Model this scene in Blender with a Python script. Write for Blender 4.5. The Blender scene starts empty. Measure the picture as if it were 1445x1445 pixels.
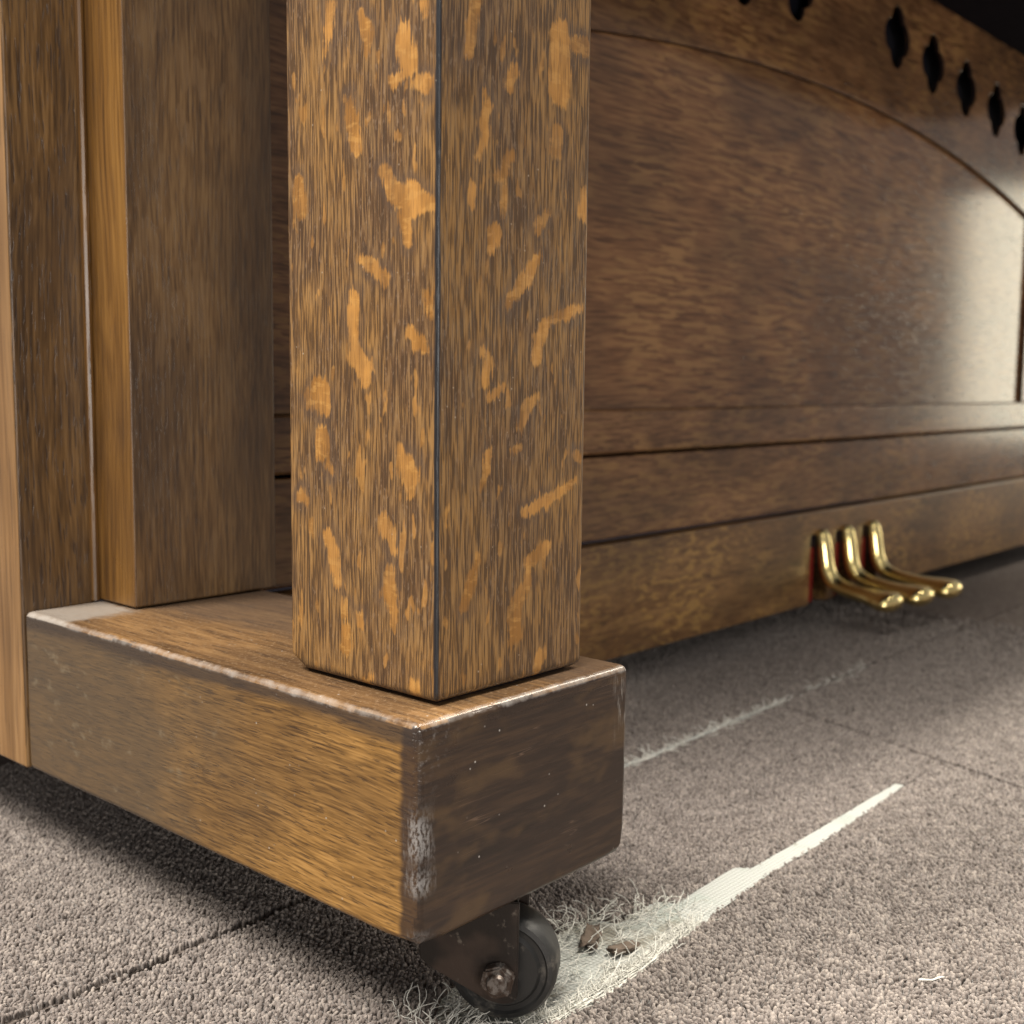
import bpy, bmesh, math, random
import numpy as np
from mathutils import Vector, Matrix, noise as mnoise

random.seed(7); rng = np.random.default_rng(7)
scene = bpy.context.scene
COL = scene.collection
# everything is laid out in "units" with z = 0 on the top of the toe block; one unit is 0.75 m
S = 0.75
ZF = -0.165                      # the floor in those units
def W(x, y, z): return Vector((x*S, y*S, (z-ZF)*S))

# ------------------------------------------------------------------ camera
cam = bpy.data.cameras.new('camera'); camo = bpy.data.objects.new('camera', cam); COL.objects.link(camo)
yaw, pitch, roll = 0.843498815, -0.110760487, 0.0111177786
f = Vector((math.sin(yaw)*math.cos(pitch), math.cos(yaw)*math.cos(pitch), math.sin(pitch)))
r = Vector((math.cos(yaw), -math.sin(yaw), 0)); u = r.cross(f)
r2 = math.cos(roll)*r + math.sin(roll)*u; u2 = -math.sin(roll)*r + math.cos(roll)*u
M3 = Matrix((r2, u2, -f)).transposed()
camo.matrix_world = Matrix.Translation(W(-0.33607, -0.35081, 0.14450)) @ M3.to_4x4()
cam.sensor_width = 36; cam.sensor_fit = 'HORIZONTAL'; cam.lens = 36*1669.4586/1445
cam.clip_start = 0.01; cam.clip_end = 100
cam.dof.use_dof = True; cam.dof.focus_distance = 0.43; cam.dof.aperture_fstop = 14.5
scene.camera = camo
CAMP = np.array([-0.33607, -0.35081, 0.14450]); MC = np.array([list(r2), list(u2), list(f)])
def project(P):                  # units -> photograph pixels, only used to skip carpet pile far outside the view
    q = (np.asarray(P)-CAMP) @ MC.T
    d = np.maximum(q[:, 2], 1e-3)
    return 722.5+1669.46*q[:, 0]/d, 722.5-1669.46*q[:, 1]/d, q[:, 2]

# ------------------------------------------------------------------ light: a showroom with ceiling panels and a tall window, plus two added fills
world = bpy.data.worlds.new('World'); scene.world = world; world.use_nodes = True
bg = world.node_tree.nodes['Background']; bg.inputs[0].default_value = (0.95, 0.93, 0.92, 1); bg.inputs[1].default_value = 0.26
scene.view_settings.view_transform = 'Standard'; scene.view_settings.look = 'None'
scene.view_settings.exposure = 0.08; scene.view_settings.gamma = 1.0
def area(name, loc, target, sx, sy, power, color):
    l = bpy.data.lights.new(name, 'AREA'); l.shape = 'RECTANGLE'; l.size = sx*S; l.size_y = sy*S
    l.energy = power; l.color = color
    o = bpy.data.objects.new(name, l); COL.objects.link(o)
    o.location = W(*loc); d = W(*target)-W(*loc)
    o.rotation_euler = d.to_track_quat('-Z', 'Y').to_euler(); return o
area('ceiling_panel_light', (1.3, -0.31, 3.1), (1.3, -0.31, 0), 1.5, 0.22, 92, (1.0, 0.93, 0.80))
area('ceiling_panel_light', (-1.7, -0.62, 3.1), (-1.5, -0.5, 0), 1.6, 0.6, 62, (1.0, 0.93, 0.83))
area('ceiling_panel_light', (-1.9, 0.9, 3.1), (-1.9, 0.9, 0), 1.6, 0.8, 150, (1.0, 0.93, 0.83))
area('ceiling_panel_light', (3.6, -0.75, 3.1), (3.6, -0.75, 0), 1.6, 0.6, 55, (1.0, 0.90, 0.76))
area('window_light', (7.0, -1.20, 0.56), (1.0, -0.6, 0.3), 1.05, 1.45, 11, (1.0, 0.92, 0.70))
area('front_fill_light', (-0.6, -4.0, 3.1), (0.9, 0.3, 0.3), 2.4, 1.0, 10, (1.0, 0.93, 0.84))  # added fill from the camera side for the upright faces, no known source

area('far_fill_light', (-3.0, -6.5, 0.55), (0.8, 0.2, 0.1), 2.4, 1.2, 105, (1.0, 0.95, 0.88))  # made-up low fill for the front faces and glints on the brass

# ------------------------------------------------------------------ mesh helpers
def tag(o, label=None, cat=None, group=None, kind=None):
    if label: o['label'] = label
    if cat: o['category'] = cat
    if group: o['group'] = group
    if kind: o['kind'] = kind
    return o
def link(name, me, mats, parent=None):
    o = bpy.data.objects.new(name, me); COL.objects.link(o)
    for m in (mats if isinstance(mats, (list, tuple)) else [mats]): me.materials.append(m)
    if parent is not None: o.parent = parent
    return o
def finish(bm, name, mats, parent=None, smooth=35, weighted=True):
    for v in bm.verts: v.co = W(*v.co)
    bmesh.ops.recalc_face_normals(bm, faces=bm.faces)
    me = bpy.data.meshes.new(name); bm.to_mesh(me); bm.free()
    for p in me.polygons: p.use_smooth = True
    me.set_sharp_from_angle(angle=math.radians(smooth))
    o = link(name, me, mats, parent)
    if weighted:
        wn = o.modifiers.new('normals', 'WEIGHTED_NORMAL'); wn.keep_sharp = True; wn.weight = 80
    return o
def box_bm(x0, x1, y0, y1, z0, z1, bev=0.002, seg=3, cuts=(0, 0, 0), rough=0.0, rs=60):
    bm = bmesh.new(); bmesh.ops.create_cube(bm, size=1)
    for v in bm.verts: v.co = Vector((x0+(v.co.x+.5)*(x1-x0), y0+(v.co.y+.5)*(y1-y0), z0+(v.co.z+.5)*(z1-z0)))
    if bev: bmesh.ops.bevel(bm, geom=list(bm.edges), offset=bev, segments=seg, profile=0.5, affect='EDGES')
    for ax, (a, b) in enumerate(((x0, x1), (y0, y1), (z0, z1))):
        for k in range(cuts[ax]):
            c = [0, 0, 0]; n = [0, 0, 0]; c[ax] = a+(b-a)*(k+1)/(cuts[ax]+1); n[ax] = 1
            bmesh.ops.bisect_plane(bm, geom=list(bm.verts)+list(bm.edges)+list(bm.faces), plane_co=c, plane_no=n)
    if rough:
        for v in bm.verts:
            n = mnoise.noise_vector(v.co*rs); v.co += n*rough
    return bm
def box(name, x0, x1, y0, y1, z0, z1, mats, parent, bev=0.002, seg=3, **k):
    return finish(box_bm(x0, x1, y0, y1, z0, z1, bev, seg, **k), name, mats, parent)
def shape(name, loops, y_front, y_back, mats, parent, bev=0.0012):
    """flat board in the XZ plane with holes (loops[0] is the outline), front face at y_front"""
    cu = bpy.data.curves.new('outline', 'CURVE'); cu.dimensions = '2D'; cu.fill_mode = 'BOTH'
    th = (y_back-y_front)/2; cu.extrude = th-bev; cu.bevel_depth = bev; cu.bevel_resolution = 1; cu.offset = -bev
    for lp in loops:
        sp = cu.splines.new('POLY'); sp.points.add(len(lp)-1); sp.use_cyclic_u = True
        for q, (x, z) in zip(sp.points, lp): q.co = (x, z, 0, 1)
    tmp = bpy.data.objects.new('outline', cu); COL.objects.link(tmp)
    dg = bpy.context.evaluated_depsgraph_get(); dg.update()
    me = bpy.data.meshes.new_from_object(tmp.evaluated_get(dg)); bpy.data.objects.remove(tmp); bpy.data.curves.remove(cu)
    bm = bmesh.new(); bm.from_mesh(me); bpy.data.meshes.remove(me)
    bmesh.ops.remove_doubles(bm, verts=bm.verts, dist=1e-5)
    for v in bm.verts: v.co = Vector((v.co.x, (y_front+y_back)/2-v.co.z, v.co.y))
    return finish(bm, name, mats, parent, smooth=30)

# ------------------------------------------------------------------ shader helpers
class NT:
    def __init__(self, name):
        self.mat = bpy.data.materials.new(name); self.mat.use_nodes = True
        self.t = self.mat.node_tree; self.t.nodes.clear()
        self.out = self.t.nodes.new('ShaderNodeOutputMaterial'); self.b = self.t.nodes.new('ShaderNodeBsdfPrincipled')
        self.t.links.new(self.b.outputs[0], self.out.inputs[0])
        tc = self.t.nodes.new('ShaderNodeTexCoord')
        v = self.vm('SCALE', tc.outputs['Object'], scale=1/S)
        self.P = self.vm('ADD', v, (0, 0, ZF))
        sx = self.t.nodes.new('ShaderNodeSeparateXYZ'); self.link(self.P, sx.inputs[0])
        self.x, self.y, self.z = sx.outputs
    def link(self, a, i):
        if isinstance(a, bpy.types.NodeSocket): self.t.links.new(a, i)
        elif a is not None:
            if isinstance(a, (tuple, list)) and len(a) == 3 and len(i.default_value) == 4: a = (*a, 1)
            i.default_value = a
    def m(self, op, a, b=None, c=None, clamp=False):
        n = self.t.nodes.new('ShaderNodeMath'); n.operation = op; n.use_clamp = clamp
        for k, v in enumerate((a, b, c)):
            if v is not None: self.link(v, n.inputs[k])
        return n.outputs[0]
    def vm(self, op, a, b=None, scale=None):
        n = self.t.nodes.new('ShaderNodeVectorMath'); n.operation = op; self.link(a, n.inputs[0])
        if b is not None: self.link(b, n.inputs[1])
        if scale is not None: n.inputs['Scale'].default_value = scale
        return n.outputs[0]
    def noise(self, scale=1, detail=2, rough=0.5, vec=None, stretch=None, off=0, dist=0, out=0):
        v = vec if vec is not None else self.P
        if stretch is not None: v = self.vm('MULTIPLY', v, stretch)
        if off: v = self.vm('ADD', v, (off, off*1.7, off*0.6))
        n = self.t.nodes.new('ShaderNodeTexNoise'); self.link(v, n.inputs['Vector'])
        n.inputs['Scale'].default_value = scale; n.inputs['Detail'].default_value = detail
        n.inputs['Roughness'].default_value = rough; n.inputs['Distortion'].default_value = dist
        return n.outputs[out]
    def sm(self, x, a, b):                      # smooth step from a to b, 0..1
        n = self.t.nodes.new('ShaderNodeMapRange'); n.interpolation_type = 'SMOOTHSTEP'; self.link(x, n.inputs[0])
        if a < b: n.inputs[1].default_value = a; n.inputs[2].default_value = b; n.inputs[3].default_value = 0; n.inputs[4].default_value = 1
        else: n.inputs[1].default_value = b; n.inputs[2].default_value = a; n.inputs[3].default_value = 1; n.inputs[4].default_value = 0
        return n.outputs[0]
    def ramp(self, x, stops):
        n = self.t.nodes.new('ShaderNodeValToRGB'); self.link(x, n.inputs[0]); e = n.color_ramp.elements
        while len(e) < len(stops): e.new(0.5)
        for k, (p, c) in enumerate(stops): e[k].position = p; e[k].color = (*c, 1)
        return n.outputs[0]
    def mix(self, fac, a, b, blend='MIX'):
        n = self.t.nodes.new('ShaderNodeMix'); n.data_type = 'RGBA'; n.blend_type = blend
        self.link(fac, n.inputs[0]); self.link(a, n.inputs[6]); self.link(b, n.inputs[7]); return n.outputs[2]
    def attr(self, name):
        n = self.t.nodes.new('ShaderNodeAttribute'); n.attribute_name = name; return n.outputs['Fac']
    def bump(self, h, strength, dist, normal=None):
        n = self.t.nodes.new('ShaderNodeBump'); n.inputs['Strength'].default_value = strength
        n.inputs['Distance'].default_value = dist*S; self.link(h, n.inputs['Height'])
        if normal is not None: self.link(normal, n.inputs['Normal'])
        return n.outputs[0]
    def done(self, color, rough=0.5, normal=None, metal=0, spec=0.5, coat=0, coat_rough=0.1, sheen=0):
        b = self.b.inputs
        self.link(color, b['Base Color']); self.link(rough, b['Roughness']); self.link(metal, b['Metallic'])
        self.link(spec, b['Specular IOR Level']); self.link(coat, b['Coat Weight']); self.link(coat_rough, b['Coat Roughness'])
        if sheen: self.link(sheen, b['Sheen Weight'])
        if normal is not None: self.link(normal, b['Normal'])
        return self.mat

AX = {'x': 0, 'y': 1, 'z': 2}
def aniso(axis, k):
    v = [1.0, 1.0, 1.0]; v[AX[axis]] = k; return tuple(v)
def oak(name, axis, dark, mid, light, fine=380, along=0.03, rays=0.0, ray_col=None, ray_dir=None, rough=0.34, coat=0.0,
        blotch=0.5, pore_dark=0.5, bumpd=0.00025, tint=(0.034, 0.021, 0.015), seed=0, dust=0.0, extra=None, spec=0.5, rvar=0.14, bandw=0.45, rayf=95, rayt=.56):
    n = NT(name)
    wav = n.vm('SCALE', n.vm('SUBTRACT', n.noise(9, 2, out=1, off=seed+3, stretch=aniso(axis, 0.35)), (0.5, 0.5, 0.5)), scale=0.02)
    wv = n.vm('ADD', n.P, wav)
    lines = n.noise(fine, 2, 0.6, vec=n.vm('MULTIPLY', wv, aniso(axis, along)), off=seed)
    band = n.noise(46, 3, 0.55, vec=n.vm('MULTIPLY', wv, aniso(axis, 0.06)), off=seed+5)
    blot = n.noise(11, 3, 0.55, vec=n.vm('MULTIPLY', n.P, aniso(axis, 0.5)), off=seed+9)
    g = n.m('ADD', n.m('MULTIPLY', lines, 1-bandw), n.m('MULTIPLY', band, bandw))
    col = n.ramp(g, [(0.36, dark), (0.50, mid), (0.64, light)])
    pore = n.sm(n.noise(fine*1.5, 1, 0.5, vec=n.vm('MULTIPLY', wv, aniso(axis, along*1.4)), off=seed+20), 0.40, 0.33)
    col = n.mix(n.m('MULTIPLY', pore, pore_dark), col, tint)
    if rays:
        st = ray_dir or aniso(axis, 0.28)
        rn = n.noise(rayf, 2, 0.5, vec=n.vm('MULTIPLY', wv, st), off=seed+31)
        rm = n.m('MULTIPLY', n.sm(rn, rayt, rayt+.05), n.sm(n.noise(9, 2, off=seed+40), 0.34, 0.58))
        col = n.mix(n.m('MULTIPLY', rm, rays), col, ray_col or light)
    col = n.mix(n.m('MULTIPLY', n.sm(blot, 0.62, 0.36), blotch), col, tint)
    h = n.m('SUBTRACT', n.m('MULTIPLY', lines, 0.35), n.m('MULTIPLY', pore, 0.65))
    rg = n.m('ADD', rough-rvar*.45, n.m('MULTIPLY', n.noise(30, 4, 0.6, off=seed+50), rvar))
    if dust:
        vo = n.t.nodes.new('ShaderNodeTexVoronoi'); n.link(n.P, vo.inputs['Vector']); vo.inputs['Scale'].default_value = 150
        sp = n.m('MULTIPLY', n.sm(vo.outputs['Distance'], 0.10, 0.05), n.sm(n.noise(40, 2, off=77), 0.50, 0.62))
        col = n.mix(n.m('MULTIPLY', sp, dust), col, (0.45, 0.43, 0.40))
    if extra: col, rg = extra(n, col, rg)
    return n.done(col, rg, n.bump(h, 0.6, bumpd), spec=spec, coat=coat, coat_rough=0.12)
# ------------------------------------------------------------------ materials
LX, LY, LW = 0.0241, 0.0135, 0.1028
TW, TL = 0.1504, 0.3506           # toe block width and length
def leg_material():
    n = NT('quarter_sawn_oak')
    wav = n.vm('SCALE', n.vm('SUBTRACT', n.noise(12, 2, out=1, stretch=(1, 1, .4)), (.5, .5, .5)), scale=0.006)
    wv = n.vm('ADD', n.P, wav)
    sd = n.attr('flake')
    lines = n.m('ADD', n.m('MULTIPLY', n.noise(1150, 1, 0.5, vec=n.vm('MULTIPLY', wv, (1, 1, .050))), .86), n.m('MULTIPLY', n.noise(420, 2, 0.5, vec=n.vm('MULTIPLY', wv, (1, 1, .03)), off=31), .14))
    fine = n.noise(1300, 1, 0.5, vec=n.vm('MULTIPLY', wv, (1, 1, .06)), off=4)
    dots = n.noise(700, 2, 0.6, vec=n.vm('MULTIPLY', wv, (1, 1, .35)), off=8)
    tone = n.noise(30, 4, 0.6, stretch=(1, 1, .55), off=2)
    col = n.mix(n.sm(tone, 0.36, 0.62), (0.112, 0.060, 0.027), (0.222, 0.115, 0.034))
    col = n.mix(n.m('MULTIPLY', n.sm(lines, 0.53, 0.58), 0.36), col, (0.34, 0.205, 0.082))
    col = n.mix(n.m('MULTIPLY', n.sm(lines, 0.495, 0.45), 0.78), col, (0.050, 0.026, 0.011))
    col = n.mix(n.m('MULTIPLY', n.sm(fine, 0.46, 0.36), 0.5), col, (0.045, 0.028, 0.018))
    col = n.mix(n.m('MULTIPLY', n.m('MULTIPLY', n.sm(dots, 0.58, 0.70), n.sm(tone, 0.62, 0.40)), 0.45), col, (0.25, 0.17, 0.11))
    # shapes of the ray flakes: distance field on the mesh, frayed along the grain
    w1 = n.m('MULTIPLY', n.m('SUBTRACT', n.noise(170, 3, 0.6, stretch=(1, 1, .6), off=11), 0.5), 0.0085)
    w2 = n.m('MULTIPLY', n.m('SUBTRACT', n.noise(1000, 1, 0.5, stretch=(1, 1, .06), off=12), 0.5), 0.0065)
    d = n.m('ADD', sd, n.m('ADD', w1, w2))
    halo = n.m('MULTIPLY', n.sm(d, 0.007, 0.0008), n.sm(n.noise(34, 2, off=15), 0.40, 0.60))
    col = n.mix(n.m('MULTIPLY', halo, 0.55), col, (0.078, 0.050, 0.034))
    fcol = n.mix(n.sm(n.noise(60, 3, 0.6, stretch=(1, 1, .3), off=16), .35, .65), (0.25, 0.112, 0.022), (0.47, 0.23, 0.055))
    fcol = n.mix(n.m('MULTIPLY', n.sm(n.noise(260, 3, 0.6, stretch=(.35, .35, 1), off=17), .5, .62), .4), fcol, (0.55, 0.30, 0.085))
    fm = n.sm(d, 0.0006, -0.0013)
    col = n.mix(n.m('MULTIPLY', fm, n.m('ADD', 0.66, n.m('ADD', n.m('MULTIPLY', n.sm(n.noise(50, 2, off=18), .35, .6), 0.22), n.m('MULTIPLY', n.sm(lines, .5, .42), -.22)))), col, fcol)
    # small scattered flecks between the big flakes
    fl = n.noise(150, 2, 0.5, stretch=(1, 1, .33), off=21)
    col = n.mix(n.m('MULTIPLY', n.sm(fl, 0.64, 0.68), 0.5), col, fcol)
    # dark glue line along the front arris
    e = n.m('ADD', n.m('ABSOLUTE', n.m('SUBTRACT', n.x, LX+0.0006)), n.m('ABSOLUTE', n.m('SUBTRACT', n.y, LY+0.0006)))
    ed = n.m('ADD', e, n.m('MULTIPLY', n.m('SUBTRACT', n.noise(300, 2, stretch=(1, 1, .1)), .5), 0.0012))
    col = n.mix(n.sm(ed, 0.0021, 0.0012), col, (0.012, 0.012, 0.015))
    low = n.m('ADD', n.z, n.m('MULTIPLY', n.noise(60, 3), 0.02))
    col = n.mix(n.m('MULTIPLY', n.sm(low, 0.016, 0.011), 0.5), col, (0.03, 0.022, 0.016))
    vo = n.t.nodes.new('ShaderNodeTexVoronoi'); n.link(n.P, vo.inputs['Vector']); vo.inputs['Scale'].default_value = 170
    sp = n.m('MULTIPLY', n.sm(vo.outputs['Distance'], 0.10, 0.05), n.sm(n.noise(45, 2, off=70), 0.55, 0.66))
    col = n.mix(n.m('MULTIPLY', sp, .5), col, (0.5, 0.42, 0.33))
    h = n.m('SUBTRACT', n.m('MULTIPLY', lines, n.m('SUBTRACT', 1.0, fm)), n.m('MULTIPLY', n.sm(fine, .45, .35), .5))
    h2 = n.m('ADD', h, n.m('MULTIPLY', fm, 0.55))
    rg = n.m('ADD', 0.30, n.m('MULTIPLY', n.noise(80, 3, off=60), 0.14))
    return n.done(col, rg, n.bump(h2, 0.5, 0.0003), spec=0.5)
m_leg = leg_material()

def toe_side_extra(n, col, rg):
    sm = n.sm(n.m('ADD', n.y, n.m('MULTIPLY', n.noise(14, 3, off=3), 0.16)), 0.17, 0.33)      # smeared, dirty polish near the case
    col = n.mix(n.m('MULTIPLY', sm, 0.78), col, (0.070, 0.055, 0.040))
    sc = n.noise(60, 4, 0.7, stretch=(1, .5, 1), off=44)
    col = n.mix(n.m('MULTIPLY', n.m('MULTIPLY', n.sm(sc, 0.56, 0.72), sm), 0.6), col, (0.22, 0.18, 0.12))
    e = n.m('ADD', n.y, n.m('MULTIPLY', n.m('SUBTRACT', n.noise(180, 3, stretch=(1, .2, 1)), .5), 0.006))
    col = n.mix(n.m('MULTIPLY', n.sm(e, 0.0125, 0.0085), 0.85), col, (0.030, 0.020, 0.018))
    t = n.m('ADD', n.z, n.m('MULTIPLY', n.noise(50, 3, stretch=(1, .2, 1)), 0.012))
    col = n.mix(n.m('MULTIPLY', n.sm(t, -0.006, -0.0005), 0.8), col, (0.035, 0.027, 0.024))
    return edge_wear_glint(n, col, rg)
def edge_wear_glint(n, col, rg):
    # front vertical and top arris: rubbed finish plus bright highlights painted into the colour
    ex = n.m('ADD', n.m('ABSOLUTE', n.m('SUBTRACT', n.x, 0.002)), n.m('ABSOLUTE', n.m('SUBTRACT', n.y, 0.001)))
    ex = n.m('ADD', ex, n.m('MULTIPLY', n.m('SUBTRACT', n.noise(260, 4, 0.75, stretch=(1, 1, .14), off=8), .5), 0.018))
    wz = n.m('MULTIPLY', n.sm(n.noise(30, 2, stretch=(0, 0, 1), off=1), 0.42, 0.58), n.sm(n.z, -0.030, -0.048))
    wear_glint = n.m('MULTIPLY', n.m('MULTIPLY', n.sm(ex, 0.0105, 0.0016), n.sm(n.noise(700, 3, 0.7, stretch=(1, 1, .4), off=13), .40, .58)), wz)
    col = n.mix(n.m('MULTIPLY', wear_glint, 0.65), col, (0.36, 0.35, 0.345))
    ft = n.m('ADD', n.m('ADD', n.m('ABSOLUTE', n.z), n.m('MINIMUM', n.m('ABSOLUTE', n.x), n.m('ABSOLUTE', n.y))), n.m('MULTIPLY', n.noise(110, 4, 0.65, off=2), 0.0040))
    wt = n.sm(ft, 0.0056, 0.0036)
    col = n.mix(n.m('MULTIPLY', wt, 0.38), col, (0.46, 0.44, 0.42))
    rg = n.m('SUBTRACT', rg, n.m('MULTIPLY', n.sm(ft, 0.012, 0.005), 0.12))
    return col, rg
def toe_front_extra(n, col, rg):
    pm = n.noise(20, 3, 0.6, stretch=(1, 1, 2.2), off=6)
    col = n.mix(n.m('MULTIPLY', n.sm(pm, 0.50, 0.66), 0.75), col, (0.078, 0.046, 0.022))
    rc = n.m('ADD', n.m('ABSOLUTE', n.m('SUBTRACT', n.x, TW)), n.m('MULTIPLY', n.noise(70, 4, 0.7), 0.016))
    scf = n.m('MULTIPLY', n.sm(rc, 0.026, 0.006), n.sm(n.noise(400, 3, 0.7, stretch=(1, 1, .15), off=5), 0.50, 0.66))
    scf = n.m('MULTIPLY', scf, n.sm(n.z, -0.055, -0.01))
    col = n.mix(n.m('MULTIPLY', scf, 0.8), col, (0.33, 0.31, 0.29))
    lc = n.m('ADD', n.m('SUBTRACT', n.x, n.m('MULTIPLY', n.z, 0.6)), n.m('MULTIPLY', n.noise(60, 4, 0.7, off=9), 0.02))
    sc2 = n.m('MULTIPLY', n.sm(lc, 0.045, 0.014), n.sm(n.noise(260, 4, 0.75, off=25), 0.52, 0.68))
    col = n.mix(n.m('MULTIPLY', sc2, 0.5), col, (0.26, 0.24, 0.23))
    # a few hair scratches
    wv = n.noise(160, 1, 0.5, vec=n.vm('MULTIPLY', n.P, (.06, 1, 1.6)), off=33)
    scr = n.m('MULTIPLY', n.sm(n.m('ABSOLUTE', n.m('SUBTRACT', wv, 0.52)), 0.010, 0.002), n.sm(n.noise(24, 2, off=14), 0.56, 0.66))
    col = n.mix(n.m('MULTIPLY', scr, 0.45), col, (0.20, 0.13, 0.09))
    return edge_wear_glint(n, col, rg)
def toe_top_extra(n, col, rg):
    g = n.noise(420, 4, 0.75, off=7)
    col = n.mix(n.m('MULTIPLY', n.sm(g, 0.52, 0.70), 0.55), col, (0.36, 0.25, 0.15))
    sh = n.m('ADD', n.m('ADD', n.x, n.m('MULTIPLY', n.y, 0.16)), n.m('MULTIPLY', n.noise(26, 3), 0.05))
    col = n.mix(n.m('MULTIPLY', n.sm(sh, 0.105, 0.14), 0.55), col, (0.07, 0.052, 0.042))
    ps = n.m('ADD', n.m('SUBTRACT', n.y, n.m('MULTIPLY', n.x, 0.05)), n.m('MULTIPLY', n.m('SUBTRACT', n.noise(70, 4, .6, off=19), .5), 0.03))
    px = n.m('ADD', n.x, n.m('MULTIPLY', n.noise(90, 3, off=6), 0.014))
    pale = n.m('MULTIPLY', n.sm(ps, 0.293, 0.306), n.sm(px, 0.060, 0.052))  # bright reflection by the case, painted as a pale patch
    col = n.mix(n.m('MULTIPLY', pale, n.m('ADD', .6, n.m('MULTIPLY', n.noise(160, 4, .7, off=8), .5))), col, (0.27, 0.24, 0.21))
    return edge_wear_glint(n, col, rg)
m_toe_side = oak('toe_side_oak', 'y', (0.105, 0.055, 0.018), (0.24, 0.128, 0.038), (0.37, 0.205, 0.066), fine=900, spec=.32, along=.05, blotch=.45, pore_dark=.6, bandw=.25, rays=.55,
                 ray_col=(0.28, 0.15, 0.045), rough=.30, seed=2, dust=.5, extra=toe_side_extra)
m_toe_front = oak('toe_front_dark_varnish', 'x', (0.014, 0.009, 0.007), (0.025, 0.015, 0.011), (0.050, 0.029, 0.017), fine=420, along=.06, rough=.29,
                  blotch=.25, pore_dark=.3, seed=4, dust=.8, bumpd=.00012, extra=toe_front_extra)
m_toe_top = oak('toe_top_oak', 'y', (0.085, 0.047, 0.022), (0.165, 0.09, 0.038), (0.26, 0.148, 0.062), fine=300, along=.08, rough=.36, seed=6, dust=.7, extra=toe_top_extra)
m_side = oak('case_side_oak', 'z', (0.15, 0.078, 0.028), (0.225, 0.122, 0.047), (0.30, 0.172, 0.073), fine=300, along=.03, rough=.30, blotch=.25, pore_dark=.3, seed=8)
m_edge = oak('case_edge_oak', 'z', (0.050, 0.026, 0.009), (0.122, 0.065, 0.022), (0.20, 0.113, 0.042), fine=560, along=.04, bandw=.3, rough=.36, pore_dark=.85, blotch=.45, seed=10, bumpd=.0005)
m_orange = oak('amber_oak', 'z', (0.060, 0.028, 0.008), (0.135, 0.064, 0.015), (0.205, 0.105, 0.027), fine=480, along=.03, rough=.3, blotch=.35, pore_dark=.25, seed=12)
m_pilaster = oak('pilaster_oak', 'z', (0.070, 0.037, 0.015), (0.145, 0.079, 0.031), (0.22, 0.130, 0.054), fine=640, along=.05, bandw=.3, rough=.36, blotch=.55, pore_dark=.35,
                 rays=.35, ray_col=(.22, .135, .065), seed=14)
m_panel = oak('panel_oak', 'x', (0.10, 0.045, 0.019), (0.185, 0.086, 0.036), (0.27, 0.137, 0.058), fine=340, along=.05, rays=.9, ray_col=(0.29, 0.155, 0.062),
              ray_dir=(.11, 1, 1.0), rayf=210, rayt=.52, rough=.105, rvar=.03, bandw=.2, spec=.4, blotch=.4, pore_dark=.35, seed=16, bumpd=.0001)
m_frame = oak('frame_oak', 'x', (0.09, 0.042, 0.018), (0.165, 0.080, 0.035), (0.25, 0.130, 0.058), fine=300, along=.09, rays=.6, ray_col=(0.30, 0.165, 0.062),
              ray_dir=(.16, 1, .9), rayf=190, rayt=.53, rough=.15, rvar=.05, bandw=.3, spec=.4, blotch=.45, pore_dark=.35, seed=18, bumpd=.0001)
m_rail = oak('rail_oak', 'x', (0.08, 0.040, 0.016), (0.165, 0.083, 0.032), (0.26, 0.142, 0.054), fine=260, along=.14, rays=.85, ray_col=(0.33, 0.19, 0.06),
             ray_dir=(.34, 1, 1), rayf=170, rayt=.53, rough=.30, blotch=.45, pore_dark=.4, seed=20, bumpd=.0001)
def plain(name, c, rough=.6, metal=0, var=.15, scale=40, bumpd=.0002, spec=.5):
    n = NT(name); k = n.noise(scale, 4, .6)
    col = n.mix(k, tuple(v*(1-var) for v in c), tuple(v*(1+var) for v in c))
    return n.done(col, n.m('ADD', rough-.08, n.m('MULTIPLY', n.noise(scale*2, 3, off=3), .16)), n.bump(k, .4, bumpd), metal=metal, spec=spec)
m_dark = plain('dark_cloth', (0.006, 0.006, 0.010), .9, spec=.1)
m_keybed = plain('keybed_paint', (0.004, 0.004, 0.010), .8, spec=.12)
m_groove = plain('shaded_groove', (0.022, 0.013, 0.009), .6, spec=.2)  # shade of the panel recess, put into the colour of the reveal
m_felt = plain('red_felt', (0.16, 0.012, 0.010), .95, scale=300, spec=.1)
m_brass = plain('polished_brass', (0.95, 0.76, 0.34), .22, 1, .06, 60, .00006)
def iron():
    n = NT('worn_iron'); k = n.noise(90, 5, .65); g = n.noise(30, 3, off=5)
    col = n.mix(n.sm(g, .45, .62), (0.018, 0.014, 0.012), (0.055, 0.038, 0.030))
    col = n.mix(n.m('MULTIPLY', n.sm(k, .60, .72), .6), col, (0.22, 0.19, 0.16))
    return n.done(col, n.m('ADD', .35, n.m('MULTIPLY', k, .3)), n.bump(k, .5, .0006), metal=.35)
m_iron = iron()
def steel():
    n = NT('rusty_steel'); k = n.noise(220, 4, .65)
    col = n.mix(n.sm(k, .45, .62), (0.07, 0.052, 0.043), (0.19, 0.175, 0.165))
    return n.done(col, n.m('ADD', .28, n.m('MULTIPLY', k, .3)), n.bump(k, .4, .0004), metal=.75)
m_steel = steel()
def wheelm():
    n = NT('black_caster_rubber'); k = n.noise(70, 5, .7)
    col = n.mix(n.m('MULTIPLY', n.sm(k, .55, .70), .5), (0.016, 0.016, 0.016), (0.15, 0.135, 0.115))
    return n.done(col, n.m('ADD', .32, n.m('MULTIPLY', k, .35)), n.bump(k, .4, .0008), spec=.5)
m_wheel = wheelm()
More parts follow.
